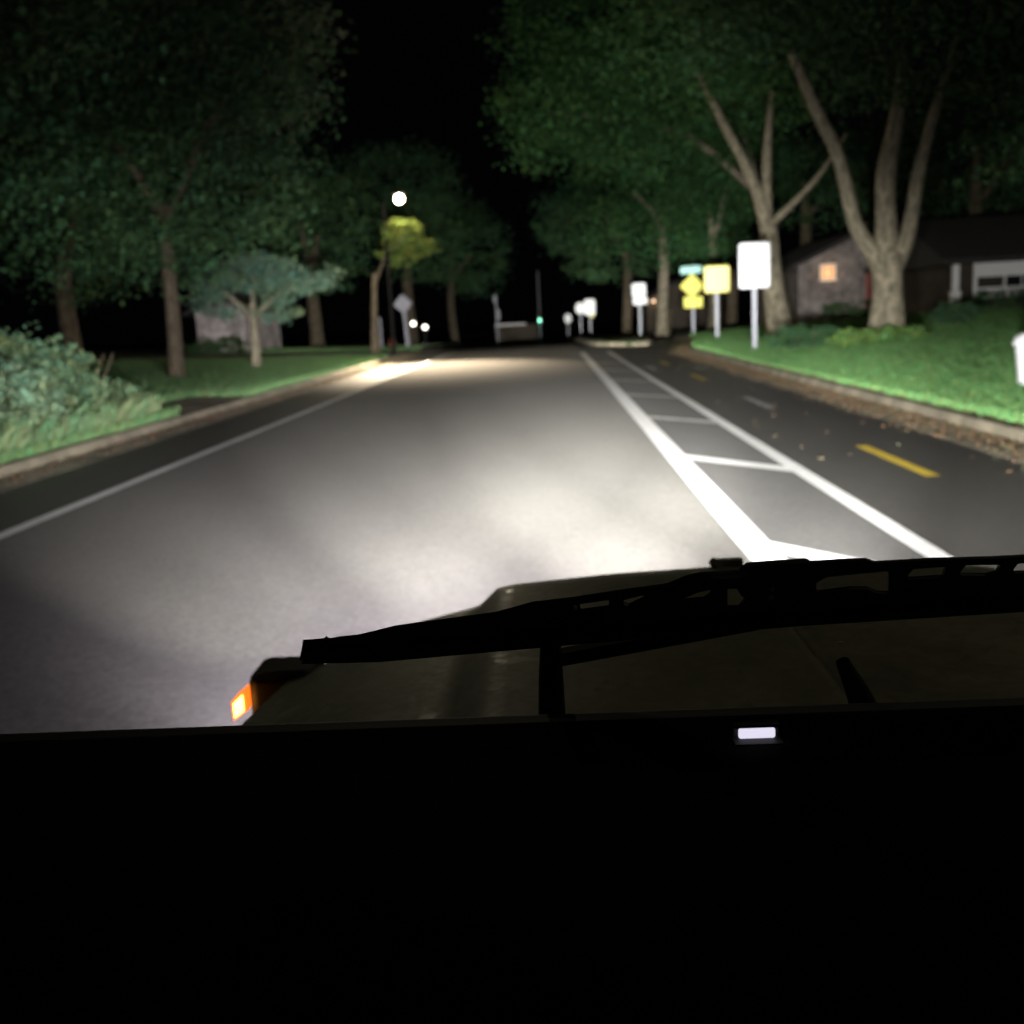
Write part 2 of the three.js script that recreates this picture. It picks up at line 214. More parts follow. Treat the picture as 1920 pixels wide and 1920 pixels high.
// ------------------------------------------------------------------ the vehicle we sit in
{
  const car = thing('vehicle', 'tan bonneted vehicle in the foreground with black wiper and dashboard', 'car', [0.34, 0, -1]);
  const paint = new THREE.MeshPhysicalMaterial({ color: lin(0.27, 0.26, 0.16), roughness: 0.8, clearcoat: 0.08, clearcoatRoughness: 0.5, map: tConcrete, roughnessMap: tPaint, side: THREE.DoubleSide });
  // bonnet: crowned profile with a raised centre panel
  const prof = [[0.84, 0.81], [0.795, 0.822], [0.78, 0.83], [0.695, 0.877], [0.52, 0.917], [0.49, 0.925], [0.455, 0.957], [0.42, 0.963], [0.24, 0.975], [0.06, 0.98], [0.02, 0.982], [0.006, 0.979], [0, 0.974]];
  const half = prof.map(([d, y]) => [-d, y]), full = [...half, ...half.slice(0, -1).reverse().map(([d, y]) => [-d, y])];
  const zs = [-0.98, -1.1, -1.25, -1.4, -1.55, -1.7, -1.8, -1.86, -1.9, -1.925, -1.935];
  const g = sheet(full.map((_, i) => i), zs, (i, z) => 0.34 + full[i][0] * (1 + (z + 1.85) * -0.03), () => 0), p = g.attributes.position;
  for (let k = 0; k < p.count; k++) { const i = k % full.length, z = p.getZ(k), a = Math.abs(full[i][0]), rise = (z + 1.85) * (0.015 + 0.17 * a * a), nose = z < -1.84 ? -14 * (z + 1.84) ** 2 : 0; p.setY(k, full[i][1] + rise + nose - (z > -1.6 ? 0.03 * (z + 1.6) ** 2 : 0)); }
  g.computeVertexNormals();
  const hood = part(car, 'hood', g, paint);
  part(hood, 'latch', [box(0.281, 0.34, 0.968, 0.99, -1.865, -1.845, 0.004), bar([0.281, 0.989, -1.85], [0.305, 0.97, -1.83], 0.012)], std(lin(0.5, 0.45, 0.33), 0.5));
  part(hood, 'crease_trim', bar([0.337, 0.9795, -1.75], [0.337, 0.9815, -1.33], 0.004, 0.003), std(lin(0.5, 0.47, 0.4), 0.3, { metalness: 1 }));
  part(hood, 'washer_nozzle', [new RoundedBoxGeometry(0.03, 0.016, 0.03, 2, 0.006).translate(0.385, 0.975, -1.36)], M.black);
  part(hood, 'nozzle_jet', new THREE.SphereGeometry(0.004, 8, 6).translate(0.381, 0.985, -1.36), std(lin(0.9, 0.9, 0.9), 0.2, { metalness: 1 }));
  // body shell under the bonnet
  part(car, 'side_panel', box(-0.5, -0.46, 0.4, 0.8, -1.9, -0.75, 0.01), paint);
  part(car, 'side_panel', box(1.14, 1.18, 0.4, 0.8, -1.9, -0.75, 0.01), paint);
  part(car, 'grille', [box(-0.46, 1.14, 0.42, 0.82, -1.93, -1.86, 0.02), ...Array.from({ length: 7 }, (_, k) => box(0.06 + k * 0.085, 0.1 + k * 0.085, 0.5, 0.78, -1.945, -1.93))], M.black);
  part(car, 'bumper', box(-0.5, 1.18, 0.32, 0.48, -2.12, -1.92, 0.03), M.black);
  const fl = part(car, 'fender', [box(-0.572, -0.45, 0.74, 0.838, -1.86, -1.745, 0.02), box(-0.56, -0.46, 0.5, 0.745, -1.84, -1.76, 0.02)], M.black);
  part(fl, 'fender_trim', [bar([-0.545, 0.84, -1.745], [-0.5, 0.843, -1.745], 0.005), bar([-0.56, 0.83, -1.745], [-0.545, 0.84, -1.745], 0.005)], std(lin(0.8, 0.75, 0.65), 0.2, { metalness: 1 }));
  const lampShape = new THREE.Shape([[-0.603, 0.752], [-0.578, 0.77], [-0.578, 0.806], [-0.603, 0.785]].map((q) => new THREE.Vector2(...q)));
  const lampG = new THREE.ExtrudeGeometry(lampShape, { depth: 0.05, bevelEnabled: true, bevelSize: 0.002, bevelThickness: 0.002, bevelSegments: 1 }).translate(0, 0, -1.8);
  const marker = part(fl, 'marker_lamp', lampG, glow(1.9, 0.3, 0.02, lin(0.7, 0.15, 0.02)), 'glowing amber marker lamp');
  const coreShape = new THREE.Shape([[-0.5995, 0.7575], [-0.5815, 0.7705], [-0.5815, 0.8005], [-0.5995, 0.785]].map((q) => new THREE.Vector2(...q)));
  part(marker, 'bulb_core', new THREE.ExtrudeGeometry(coreShape, { depth: 0.004, bevelEnabled: false }).translate(0, 0, -1.747), glow(7, 4.2, 0.9, lin(0.8, 0.5, 0.1)));
  const amber = new THREE.PointLight(new THREE.Color(1, 0.3, 0.04), 0.012); amber.position.set(-0.592 - 0.34, 0.785, -1.74 + 1); amber.castShadow = true; amber.shadow.radius = 0.6; car.add(amber);
  part(car, 'fender', [box(1.13, 1.252, 0.74, 0.838, -1.86, -1.745, 0.02), box(1.14, 1.24, 0.5, 0.745, -1.84, -1.76, 0.02)], M.black);
  // headlamps with their beams and added spots for signs and crown
  for (const x of [-0.2, 0.88]) {
    const h = part(car, 'headlamp', [new THREE.CylinderGeometry(0.1, 0.1, 0.05, 28).rotateX(Math.PI / 2).translate(x, 0.68, -1.955)], M.steel);
    part(h, 'lens', new THREE.SphereGeometry(0.092, 24, 10, 0, Math.PI * 2, 0, 1.1).rotateX(-Math.PI / 2).scale(1, 1, 0.3).translate(x, 0.68, -1.965), glow(6, 6, 5.8));
    for (const [cd, deg, aim, tx, cool] of HEADLAMP()) {
      const s = new THREE.SpotLight(cool ? new THREE.Color(0.95, 0.87, 1) : new THREE.Color(1, 0.975, 0.9), cd, 0, THREE.MathUtils.degToRad(deg), 1, 2);
      s.position.set(x - 0.34, 0.68, -2.06 + 1); s.target.position.set(x - 0.34 + tx, 0.68 + 20 * Math.tan(THREE.MathUtils.degToRad(aim)), -22.06 + 1); s.castShadow = true; s.shadow.mapSize.set(2048, 2048); s.shadow.radius = 2.5; car.add(s, s.target);
    }
  }
  // cowl, windscreen and frame, dashboard
  part(car, 'cowl', box(-0.5, 1.18, 0.94, 1.0, -1.0, -0.8, 0.02), M.black);
  const ws = new THREE.BufferGeometry(); ws.setAttribute('position', new THREE.Float32BufferAttribute([-0.5, 1.12, -0.808, 1.18, 1.12, -0.808, 1.12, 1.74, -0.314, -0.44, 1.74, -0.314], 3)); ws.setAttribute('uv', new THREE.Float32BufferAttribute([0, 0, 1, 0, 1, 1, 0, 1], 2)); ws.setIndex([0, 1, 2, 0, 2, 3]); ws.computeVertexNormals();
  part(car, 'windscreen', ws, M.glass);
  part(car, 'windscreen_frame', [bar([-0.55, 1.08, -0.83], [-0.49, 1.78, -0.29], 0.07), bar([1.23, 1.08, -0.83], [1.17, 1.78, -0.29], 0.07), bar([-0.52, 1.77, -0.29], [1.2, 1.77, -0.29], 0.07), box(-0.55, 1.23, 1.04, 1.115, -0.835, -0.775, 0.01)], M.black);
  part(car, 'roof', box(-0.52, 1.2, 1.76, 1.8, -0.25, 1.2, 0.015), paint);
  part(car, 'door', box(-0.54, -0.48, 0.4, 1.1, -0.72, 0.6, 0.02), paint); part(car, 'door', box(1.16, 1.22, 0.4, 1.1, -0.72, 0.6, 0.02), paint);
  const dash = part(car, 'dashboard', [box(-0.47, 1.15, 0.7, 1.142, -0.755, -0.3, 0.012)], new THREE.MeshPhysicalMaterial({ color: lin(0.004, 0.004, 0.0045), roughness: 0.95, specularIntensity: 0.08 }));
  part(dash, 'indicator_light', new RoundedBoxGeometry(0.0262, 0.0075, 0.004, 3, 0.0018).translate(0.137, 1.1466, -0.7), glow(0.78, 0.74, 0.9));
  part(dash, 'indicator_shield', [box(0.12, 0.154, 1.141, 1.1425, -0.706, -0.69), box(0.121, 0.153, 1.142, 1.1535, -0.7075, -0.7025), box(0.121, 0.153, 1.1515, 1.1535, -0.7024, -0.6975)], M.black);  // back plate and visor added to keep the glow off the windscreen
  // wiper lying along the foot of the glass: pressed frame with openings, rubber, arm
  const n = V(0, 0.623, -0.782), v = V(0, 0.782, 0.623), P0 = V(0, 1.13, -0.8).addScaledVector(n, 0.035);
  const onGlass = (geo, lift = 0) => geo.applyMatrix4(new THREE.Matrix4().makeBasis(V(1, 0, 0), v, V(1, 0, 0).cross(v)).setPosition(P0.clone().addScaledVector(n, lift)));
  const outline = [[-0.2163, 0.0375], [-0.2079, 0.0639], [-0.1907, 0.0651], [-0.1884, 0.068], [-0.1869, 0.0648], [-0.1764, 0.0671], [-0.1624, 0.0685], [-0.151, 0.0722], [-0.1311, 0.0791], [-0.0961, 0.0849], [-0.0496, 0.0926], [-0.0204, 0.1041], [0.0116, 0.1082], [0.0477, 0.1153], [0.0808, 0.1205], [0.0946, 0.1296], [0.1046, 0.1328], [0.1325, 0.1335], [0.1338, 0.1392], [0.1551, 0.1404], [0.1887, 0.1412], [0.2117, 0.1422], [0.2241, 0.142], [0.2323, 0.1376], [0.2729, 0.1386], [0.3165, 0.1376], [0.3393, 0.1379], [0.4086, 0.1356], [0.4878, 0.1277], [0.5101, 0.0785], [0.3598, 0.0721], [0.3142, 0.0687], [0.2478, 0.0675], [0.1886, 0.0643], [0.1433, 0.0623], [0.0773, 0.0586], [0.031, 0.0519], [-0.0298, 0.0491], [-0.053, 0.0461], [-0.1084, 0.0388], [-0.1505, 0.0353]];
  const holes = [[[0.0148, 0.1017], [0.0377, 0.1057], [0.0378, 0.0951], [0.0159, 0.0916]], [[0.0487, 0.1049], [0.0644, 0.1101], [0.0638, 0.1046], [0.0534, 0.0962], [0.0488, 0.0986]], [[0.0924, 0.1019], [0.1043, 0.1107], [0.1137, 0.1135], [0.1147, 0.1073], [0.1103, 0.1013], [0.0925, 0.0998]], [[0.1265, 0.114], [0.1338, 0.1135], [0.1375, 0.105], [0.1417, 0.0992], [0.138, 0.0882], [0.129, 0.0888]], [[0.1923, 0.1168], [0.199, 0.1237], [0.2417, 0.1279], [0.2441, 0.1258], [0.2497, 0.0993], [0.2412, 0.0999], [0.2324, 0.106], [0.2182, 0.107], [0.1968, 0.1037], [0.194, 0.1059]], [[0.2589, 0.1222], [0.2612, 0.1292], [0.2843, 0.1302], [0.2856, 0.1171], [0.2603, 0.1161]], [[0.2968, 0.1222], [0.2987, 0.1311], [0.3241, 0.13], [0.324, 0.1197], [0.3174, 0.1168], [0.2989, 0.1188]], [[0.3353, 0.1235], [0.3363, 0.1305], [0.3488, 0.1309], [0.3528, 0.1183], [0.3379, 0.1187]]];
  const vec = (a) => a.map((q) => new THREE.Vector2(...q));
  const cut = (q, k) => [q[0], Math.max(q[1], k(q[0]))], seam = (u) => 0.056 + u * 0.095 - Math.max(0, u) * 0.03;
  const frame = new THREE.Shape(vec(outline)); frame.holes = holes.map((h) => new THREE.Path(vec(h)));
  const wiper = part(car, 'wiper', onGlass(new THREE.ExtrudeGeometry(frame, { depth: 0.0022, bevelEnabled: true, bevelSize: 0.0003, bevelThickness: 0.0003, bevelSegments: 1 })), std(lin(0.01, 0.01, 0.01), 0.55));
  part(wiper, 'rubber', onGlass(new THREE.ExtrudeGeometry(new THREE.Shape(vec([[-0.214, 0.0385], [-0.21, 0.052], [0.5, 0.092], [0.508, 0.08], [0.3598, 0.0735], [0.19, 0.066], [0.03, 0.0535], [-0.15, 0.037]])), { depth: 0.005, bevelEnabled: false }), -0.0015), M.black);
  part(wiper, 'pivot_clip', onGlass(new RoundedBoxGeometry(0.05, 0.03, 0.02, 2, 0.004).rotateZ(0.05).translate(0.166, 0.108, -0.008)), M.black);
  part(wiper, 'clip_rivet', onGlass(mergeGeometries([new THREE.SphereGeometry(0.0022, 8, 6).translate(0.16, 0.112, 0.003), new THREE.SphereGeometry(0.0028, 8, 6).translate(0.1605, 0.1015, 0.003)])), M.steel);
  part(wiper, 'frame_rivet', onGlass(mergeGeometries([new THREE.SphereGeometry(0.0016, 8, 6).translate(0.0115, 0.0995, 0.003), new THREE.SphereGeometry(0.0016, 8, 6).translate(0.0115, 0.0965, 0.003)])), M.white);
  part(car, 'wiper_arm', [limb([[-0.012, 0.98, -0.93, 0.014], [-0.012, 1.07, -0.9, 0.013], [-0.011, 1.13, -0.878, 0.011], [-0.01, 1.165, -0.866, 0.009]], 3, 12, 0), bar([-0.01, 1.15, -0.868], [0.165, 1.186, -0.842], 0.012)], M.black);
  part(car, 'wiper_arm', [limb([[0.285, 0.97, -0.93, 0.014], [0.27, 1.082, -0.885, 0.013], [0.248, 1.134, -0.88, 0.006]], 4, 10, 0)], M.black);
}
function HEADLAMP() { return [[3800, 8.5, -0.9, 0.3, 0], [1800, 13, -0.6, -3, 0], [1500, 13, -0.8, 3.2, 0], [650, 12, -1, 0, 0], [430, 16, -1.6, -9.5, 0], [540, 14, -2, 10.5, 0], [200, 18, -2, -4.5, 1], [75, 27, -13, -6, 1], [170, 16, -2, 4, 0], [245, 22, 0, 0, 0], [48, 36, -12, -5, 1], [55, 42, -13, -2, 1], [18, 58, -12, -7, 1], [2200, 4.5, 2.2, 2.8, 0], [9000, 2.5, 0.8, 0.75, 0], [420, 10, 9, 2, 0]]; } // candela, half cone, aim in degrees, sideways aim at 20 m, whether the cooler outer part of the beam; last entries added to brighten signs and right crown

// ------------------------------------------------------------------ signs
function roundRect(w, h, r) { const s = new THREE.Shape(); const x = w / 2, y = h / 2; s.moveTo(-x + r, -y); s.lineTo(x - r, -y); s.absarc(x - r, -y + r, r, -Math.PI / 2, 0); s.lineTo(x, y - r); s.absarc(x - r, y - r, r, 0, Math.PI / 2); s.lineTo(-x + r, y); s.absarc(-x + r, y - r, r, Math.PI / 2, Math.PI); s.lineTo(-x, -y + r); s.absarc(-x + r, -y + r, r, Math.PI, Math.PI * 1.5); return s; }
const plate = (w, h, r, d = 0.004) => new THREE.ExtrudeGeometry(roundRect(w, h, r), { depth: d, bevelEnabled: false, curveSegments: 5 });
function signPanel(sign, name, x, y, z, w, h, r, face, rim, turn = 0) {
  const b = part(sign, name, plate(w, h, r, 0.004).rotateZ(turn).translate(x, y, z), rim);
  part(b, 'face', plate(w - 0.05, h - 0.05, Math.max(0.01, r - 0.02), 0.003).rotateZ(turn).translate(x, y, z + 0.006), face);
  return b;
}
function post(sign, x, z, y0, y1, w = 0.06) { return part(sign, 'post', [box(x - w / 2, x + w / 2, y0 - 0.3, y1, z - 0.05, z - 0.042), box(x - w / 2, x - w / 2 + 0.008, y0 - 0.3, y1, z - 0.041, z - 0.008), box(x + w / 2 - 0.008, x + w / 2, y0 - 0.3, y1, z - 0.041, z - 0.008)], M.steel); }
{
  const A = thing('traffic_sign', 'tall white rectangular sign nearest on the right lawn', 'sign', [5.6, lawnR(5.6, -28.5), -28.5], 'signs along the right verge');
  post(A, 5.6, -28.5, A.position.y, 2.95, 0.11); signPanel(A, 'panel', 5.6, 2.43, -28.49, 0.84, 1.2, 0.08, M.white, M.steel);
  const B = thing('traffic_sign', 'square yellow sign just behind the tall white sign', 'sign', [6.2, lawnR(6.2, -38.5), -38.5], 'signs along the right verge');
  post(B, 6.2, -38.5, B.position.y, 2.75, 0.12); signPanel(B, 'panel', 6.21, 2.36, -38.49, 0.92, 0.96, 0.09, M.lime, M.limeHalo);
  const C = thing('warning_sign', 'yellow diamond warning sign with a plaque below and street name plate above', 'sign', [6.93, lawnR(6.93, -50), -50], 'signs along the right verge');
  post(C, 6.93, -50, C.position.y, 3.3, 0.12); signPanel(C, 'diamond', 6.9, 2.38, -49.985, 0.84, 0.84, 0.08, M.neon, M.limeHalo, Math.PI / 4); signPanel(C, 'plaque', 6.94, 1.62, -49.99, 0.9, 0.52, 0.08, M.neon, M.limeHalo); part(C, 'street_name_plate', plate(1.06, 0.34, 0.12).rotateZ(0.02).translate(6.88, 3.12, -49.98), M.mint);
  const D = thing('traffic_sign', 'white sign with smaller plaque standing on the grass island', 'sign', [5.0, lawnR(7, -57) - 0.1, -57], 'signs along the right verge');
  post(D, 5.03, -57, D.position.y, 2.75, 0.13); signPanel(D, 'panel', 5.0, 2.44, -56.99, 0.78, 0.76, 0.16, M.white, M.steel); signPanel(D, 'plaque', 5.06, 1.87, -56.99, 0.8, 0.42, 0.08, M.white, M.steel);
  const E1 = thing('traffic_sign', 'larger of two distant white signs side by side beyond the island', 'sign', [3.75, roadY(-92), -92], 'far white signs');
  post(E1, 3.75, -92, E1.position.y, 2.3, 0.12); signPanel(E1, 'panel', 3.74, 1.8, -91.99, 0.98, 1.4, 0.25, M.white, M.steel); signPanel(E1, 'plaque', 3.9, 1.06, -91.985, 0.4, 0.24, 0.05, M.lime, M.limeHalo);
  const E2 = thing('traffic_sign', 'smaller left one of two distant white signs side by side', 'sign', [2.95, roadY(-93), -93], 'far white signs');
  post(E2, 2.95, -93, E2.position.y, 2.1, 0.1); signPanel(E2, 'panel', 2.95, 1.76, -92.99, 0.84, 0.96, 0.35, M.white, M.steel);
  const F = thing('traffic_sign', 'small farthest white sign low beside the dark road', 'sign', [2.15, roadY(-110), -110], 'far white signs');
  post(F, 2.15, -110, F.position.y, 1.1, 0.1); signPanel(F, 'panel', 2.15, 0.82, -109.99, 0.7, 0.95, 0.33, M.white, M.steel);
  const P = thing('traffic_sign', 'dim pale sign on a post at the far left of the road', 'sign', [-4.4, roadY(-90), -90], 'far white signs');
  post(P, -4.35, -90, P.position.y, 3.3, 0.1); signPanel(P, 'panel', -4.47, 2.9, -89.99, 0.24, 0.6, 0.05, M.galv, M.galv); signPanel(P, 'plaque', -4.22, 1.55, -89.99, 0.3, 0.85, 0.05, M.galv, M.galv);
  const L = thing('warning_sign', 'grey back of a diamond sign on the left verge', 'sign', [-6.62, lawnL(-6.62, -49), -49]);
  const lean = (g) => g.applyMatrix4(new THREE.Matrix4().makeTranslation(6.62, 0, 49)).rotateZ(0.05).translate(-6.62, 0, -49);
  part(L, 'post', lean(box(-6.7, -6.54, L.position.y - 0.3, 2.3, -49.03, -48.97, 0.01)), M.galv); part(L, 'panel', lean(plate(0.66, 0.66, 0.06).rotateZ(Math.PI / 4).translate(-6.64, 2.24, -49.05)), M.galv); part(L, 'brace', lean(box(-6.95, -6.35, 2.22, 2.26, -49.03, -49.0)), M.steel);
  const Q = thing('post', 'bare grey post left of the red hydrant', 'post', [-8.06, lawnL(-8.06, -50), -50]);
  part(Q, 'shaft', [cyl(-8.06, -50, Q.position.y - 0.2, 1.62, 0.07, 0.065)], M.galv); part(Q, 'cap', new THREE.SphereGeometry(0.075, 12, 6, 0, 6.283, 0, 1.57).translate(-8.06, 1.62, -50), M.galv);
}
// hydrant
{
  const x = -7.3, z = -48.5, y = lawnL(x, z), h = thing('fire_hydrant', 'red fire hydrant left of the grey diamond sign', 'hydrant', [x, y, z]);
  part(h, 'barrel', [new THREE.LatheGeometry([[0.15, 0], [0.15, 0.05], [0.11, 0.06], [0.11, 0.42], [0.14, 0.44], [0.14, 0.48], [0.11, 0.5]].map((q) => new THREE.Vector2(...q)), 16).translate(x, y, z)], M.hydrant);
  part(h, 'bonnet', [new THREE.SphereGeometry(0.115, 16, 8, 0, 6.283, 0, 1.57).translate(x, y + 0.5, z), cyl(x, z, y + 0.6, y + 0.67, 0.03, 0.03, 5)], M.hydrant);
  for (const s of [-1, 1]) part(h, 'side_outlet', new THREE.CylinderGeometry(0.05, 0.05, 0.09, 12).rotateZ(Math.PI / 2).translate(x + s * 0.14, y + 0.34, z), M.hydrant);
  part(h, 'front_outlet', new THREE.CylinderGeometry(0.065, 0.065, 0.08, 12).rotateX(Math.PI / 2).translate(x, y + 0.3, z + 0.13), M.hydrant);
}
// refuse bin at the right edge
{
  const x = 6.02, z = -13, y = lawnR(x, z), b = thing('refuse_bin', 'white plastic refuse bin at the right edge of the lawn', 'bin', [x, y, z]);
  part(b, 'body', new THREE.LatheGeometry([[0.001, 0.02], [0.2, 0.02], [0.22, 0.05], [0.27, 0.52], [0.285, 0.53]].map((q) => new THREE.Vector2(...q)), 28).translate(x, y, z), M.binWhite);
  part(b, 'lid', new THREE.LatheGeometry([[0.3, 0.53], [0.3, 0.56], [0.27, 0.64], [0.16, 0.69], [0.001, 0.7]].map((q) => new THREE.Vector2(...q)), 28).translate(x, y, z), M.binWhite);
}

// ------------------------------------------------------------------ lamps
{
  const x = -5.1, z = -38, y = 5.74, px = -6.15, pz = -41.2, gy = lawnL(-6.15, pz), s = thing('street_lamp', 'lit street lamp above the yellow green tree on the left', 'street lamp', [px, gy, pz]);
  part(s, 'pole', [cyl(px, pz, gy, y + 0.3, 0.08, 0.05)], M.poleDark); part(s, 'arm', [limb([[px, y + 0.2, pz, 0.035], [-5.9, y + 0.4, -40.3, 0.03], [-5.2, y + 0.26, -38.2, 0.028]], 5, 8, 0)], M.poleDark);
  part(s, 'lamp_housing', new THREE.SphereGeometry(0.2, 20, 8, 0, 6.283, 0, 1.2).scale(1.05, 0.7, 1).translate(x, y + 0.12, z), M.poleDark);
  part(s, 'lamp_bowl', new THREE.SphereGeometry(0.15, 24, 14).scale(1, 0.95, 1).translate(x, y, z), glow(120, 104, 74));
  const l = new THREE.SpotLight(new THREE.Color(1, 0.8, 0.55), 2000, 0, 0.56, 0.9, 2); l.position.set(x - px, y - 0.17 - gy, z - pz); l.target.position.set(-4.2 - px, -gy, -33.2 - pz); l.castShadow = true; l.shadow.radius = 8; s.add(l, l.target);
  const b = new THREE.PointLight(new THREE.Color(1, 0.86, 0.6), 55); b.position.set(x - px, y - gy, z - pz); b.castShadow = true; b.shadow.radius = 8; s.add(b);
}
{  // unseen lamp added to give the bonnet its faint light
  const x = 5.6, z = -5, y = 7.2, gy = lawnR(7.4, z), s = thing('street_lamp', 'added dim lamp on the right verge, unseen above the picture, lighting the bonnet', 'street lamp', [7.4, gy, z]);
  part(s, 'pole', [cyl(7.4, z, gy, y + 0.4, 0.09, 0.06)], M.poleDark); part(s, 'arm', [limb([[7.4, y + 0.25, z, 0.035], [6.6, y + 0.4, z, 0.03], [5.6, y + 0.3, z, 0.03]], 6, 8, 0)], M.poleDark);
  part(s, 'lamp_housing', new THREE.SphereGeometry(0.26, 20, 8, 0, 6.283, 0, 1.5).scale(1.1, 0.6, 1).translate(x, y + 0.08, z), M.poleDark); part(s, 'lamp_bowl', new THREE.SphereGeometry(0.2, 20, 12).scale(1, 0.6, 1).translate(x, y, z), glow(1.2, 1.1, 0.8));
  const l = new THREE.PointLight(new THREE.Color(1, 0.93, 0.68), 8); l.position.set(x - 7.4, y - gy, 0); l.castShadow = true; l.shadow.radius = 8; s.add(l);
}
for (const [x, y, z, lab] of [[-7.74, 1.27, -60, 'upper left one of two small round lamps beside the diamond sign post'], [-7.07, 1.03, -60, 'lower right one of two small round lamps beside the diamond sign post']]) {
  const gy = lawnL(x, z), s = thing('garden_lamp', lab, 'lamp', [x, gy, z], 'two round lamps on the left');
  part(s, 'post', cyl(x, z, gy - 0.1, y - 0.1, 0.04, 0.035), M.black); part(s, 'collar', cyl(x, z, y - 0.14, y - 0.08, 0.07, 0.08), M.black); part(s, 'globe', new THREE.SphereGeometry(0.12, 16, 12).translate(x, y, z), glow(7, 6.6, 5.4));
  const l = new THREE.PointLight(new THREE.Color(1, 0.94, 0.8), 4); l.position.set(0, y - gy, 0); l.castShadow = true; l.shadow.radius = 5; s.add(l);
}
{
  const x = -0.89, z = -120, gy = roadY(z), s = thing('traffic_signal', 'distant traffic signal showing a green light', 'traffic signal', [x, gy, z]);
  part(s, 'pole', cyl(x, z - 0.2, gy - 0.2, 6.2, 0.08, 0.06), M.galv); part(s, 'housing', box(x - 0.2, x + 0.2, 0.5, 1.72, z - 0.12, z + 0.06, 0.04), M.black);
  for (const [y, m] of [[1.5, std(lin(0.08, 0.01, 0.01), 0.3)], [1.12, std(lin(0.1, 0.06, 0.01), 0.3)], [0.74, glow(0.9, 3.6, 2.3)]]) { const q = part(s, 'lens', new THREE.SphereGeometry(0.15, 16, 8, 0, 6.283, 0, 1.2).rotateX(Math.PI / 2).scale(1, 1, 0.4).translate(x, y, z + 0.06), m); part(q, 'visor', new THREE.CylinderGeometry(0.17, 0.17, 0.16, 14, 1, true, Math.PI / 2, Math.PI).rotateX(Math.PI / 2).translate(x, y, z + 0.14), M.black); }
  const l = new THREE.PointLight(new THREE.Color(0.25, 1, 0.65), 2); l.position.set(0, 0.74 - gy, 0.45); l.castShadow = true; s.add(l);
}

// ------------------------------------------------------------------ houses and low wall
function windowPart(h, x0, x1, y0, y1, z, lit) {
  const f = part(h, 'window', [box(x0 - 0.07, x0, y0, y1, z, z + 0.06), box(x1, x1 + 0.07, y0, y1, z, z + 0.06), box(x0 - 0.07, x1 + 0.07, y1, y1 + 0.08, z, z + 0.065), box(x0 - 0.1, x1 + 0.1, y0 - 0.07, y0, z, z + 0.09), box((x0 + x1) / 2 - 0.02, (x0 + x1) / 2 + 0.02, y0, y1, z, z + 0.04)], M.trim);
  for (const [a, b] of [[x0, (x0 + x1) / 2 - 0.02], [(x0 + x1) / 2 + 0.02, x1]]) part(f, 'pane', box(a, b, y0, y1, z + 0.005, z + 0.015), lit ? glow(0.62, 0.27, 0.11, lin(0.3, 0.25, 0.2)) : M.darkGlass);
  return f;
}
function gableHouse(name, label, x0, x1, gy, wallH, z0, z1, ridge, wallMat = M.siding) { // gable end towards +z
  const h = thing(name, label, 'house', [(x0 + x1) / 2, gy, (z0 + z1) / 2]), xm = (x0 + x1) / 2, top = gy + wallH;
  const s = new THREE.Shape([[x0, gy - 0.4], [x1, gy - 0.4], [x1, top], [xm, top + ridge], [x0, top]].map((q) => new THREE.Vector2(...q)));
  part(h, 'wall', new THREE.ExtrudeGeometry(s, { depth: z1 - z0, bevelEnabled: false }).translate(0, 0, z0), wallMat);
  for (const sgn of [-1, 1]) { const e = sgn < 0 ? x0 - 0.45 : x1 + 0.45, k = ridge / (xm - x0), yE = top - 0.45 * k; const r = new THREE.Shape([[xm, top + ridge + 0.03], [e, yE + 0.03], [e, yE + 0.2], [xm, top + ridge + 0.24]].map((q) => new THREE.Vector2(...q))); part(h, 'roof', new THREE.ExtrudeGeometry(r, { depth: z1 - z0 + 0.8, bevelEnabled: false }).translate(0, 0, z0 - 0.4), M.roof); }
  for (let k = 1; k < wallH / 0.2; k++) part(h, 'clapboard', box(x0 - 0.004, x1 + 0.004, gy + k * 0.2 - 0.012, gy + k * 0.2, z1 - 0.02, z1 + 0.016), wallMat);
  return h;
}
{
  const gy = lawnR(14, -48), h = gableHouse('house', 'pale house with a lit orange window behind the forked tree', 11.4, 16.6, gy, 2.45, -57, -48, 1.2);
  windowPart(h, 12.42, 13.0, 2.3, 2.92, -48 + 0.02, true); windowPart(h, 15.4, 16.2, gy + 0.9, gy + 1.9, -48 + 0.02, false);
  const d = part(h, 'door', box(14.4, 15.2, gy + 0.05, gy + 2.05, -47.99, -47.94), M.redDoor); part(d, 'handle', new THREE.SphereGeometry(0.04, 8, 6).translate(14.5, gy + 1, -47.92), M.steel);
  part(h, 'chimney', box(15.6, 16.1, gy + 2.6, gy + 4.6, -54, -53.4), M.brick);
  const l = new THREE.PointLight(new THREE.Color(1, 0.55, 0.22), 0.8); l.position.set(12.71 - 14, 2.6 - gy, -47.7 + 52.5); l.castShadow = true; l.shadow.radius = 12; h.add(l);
}
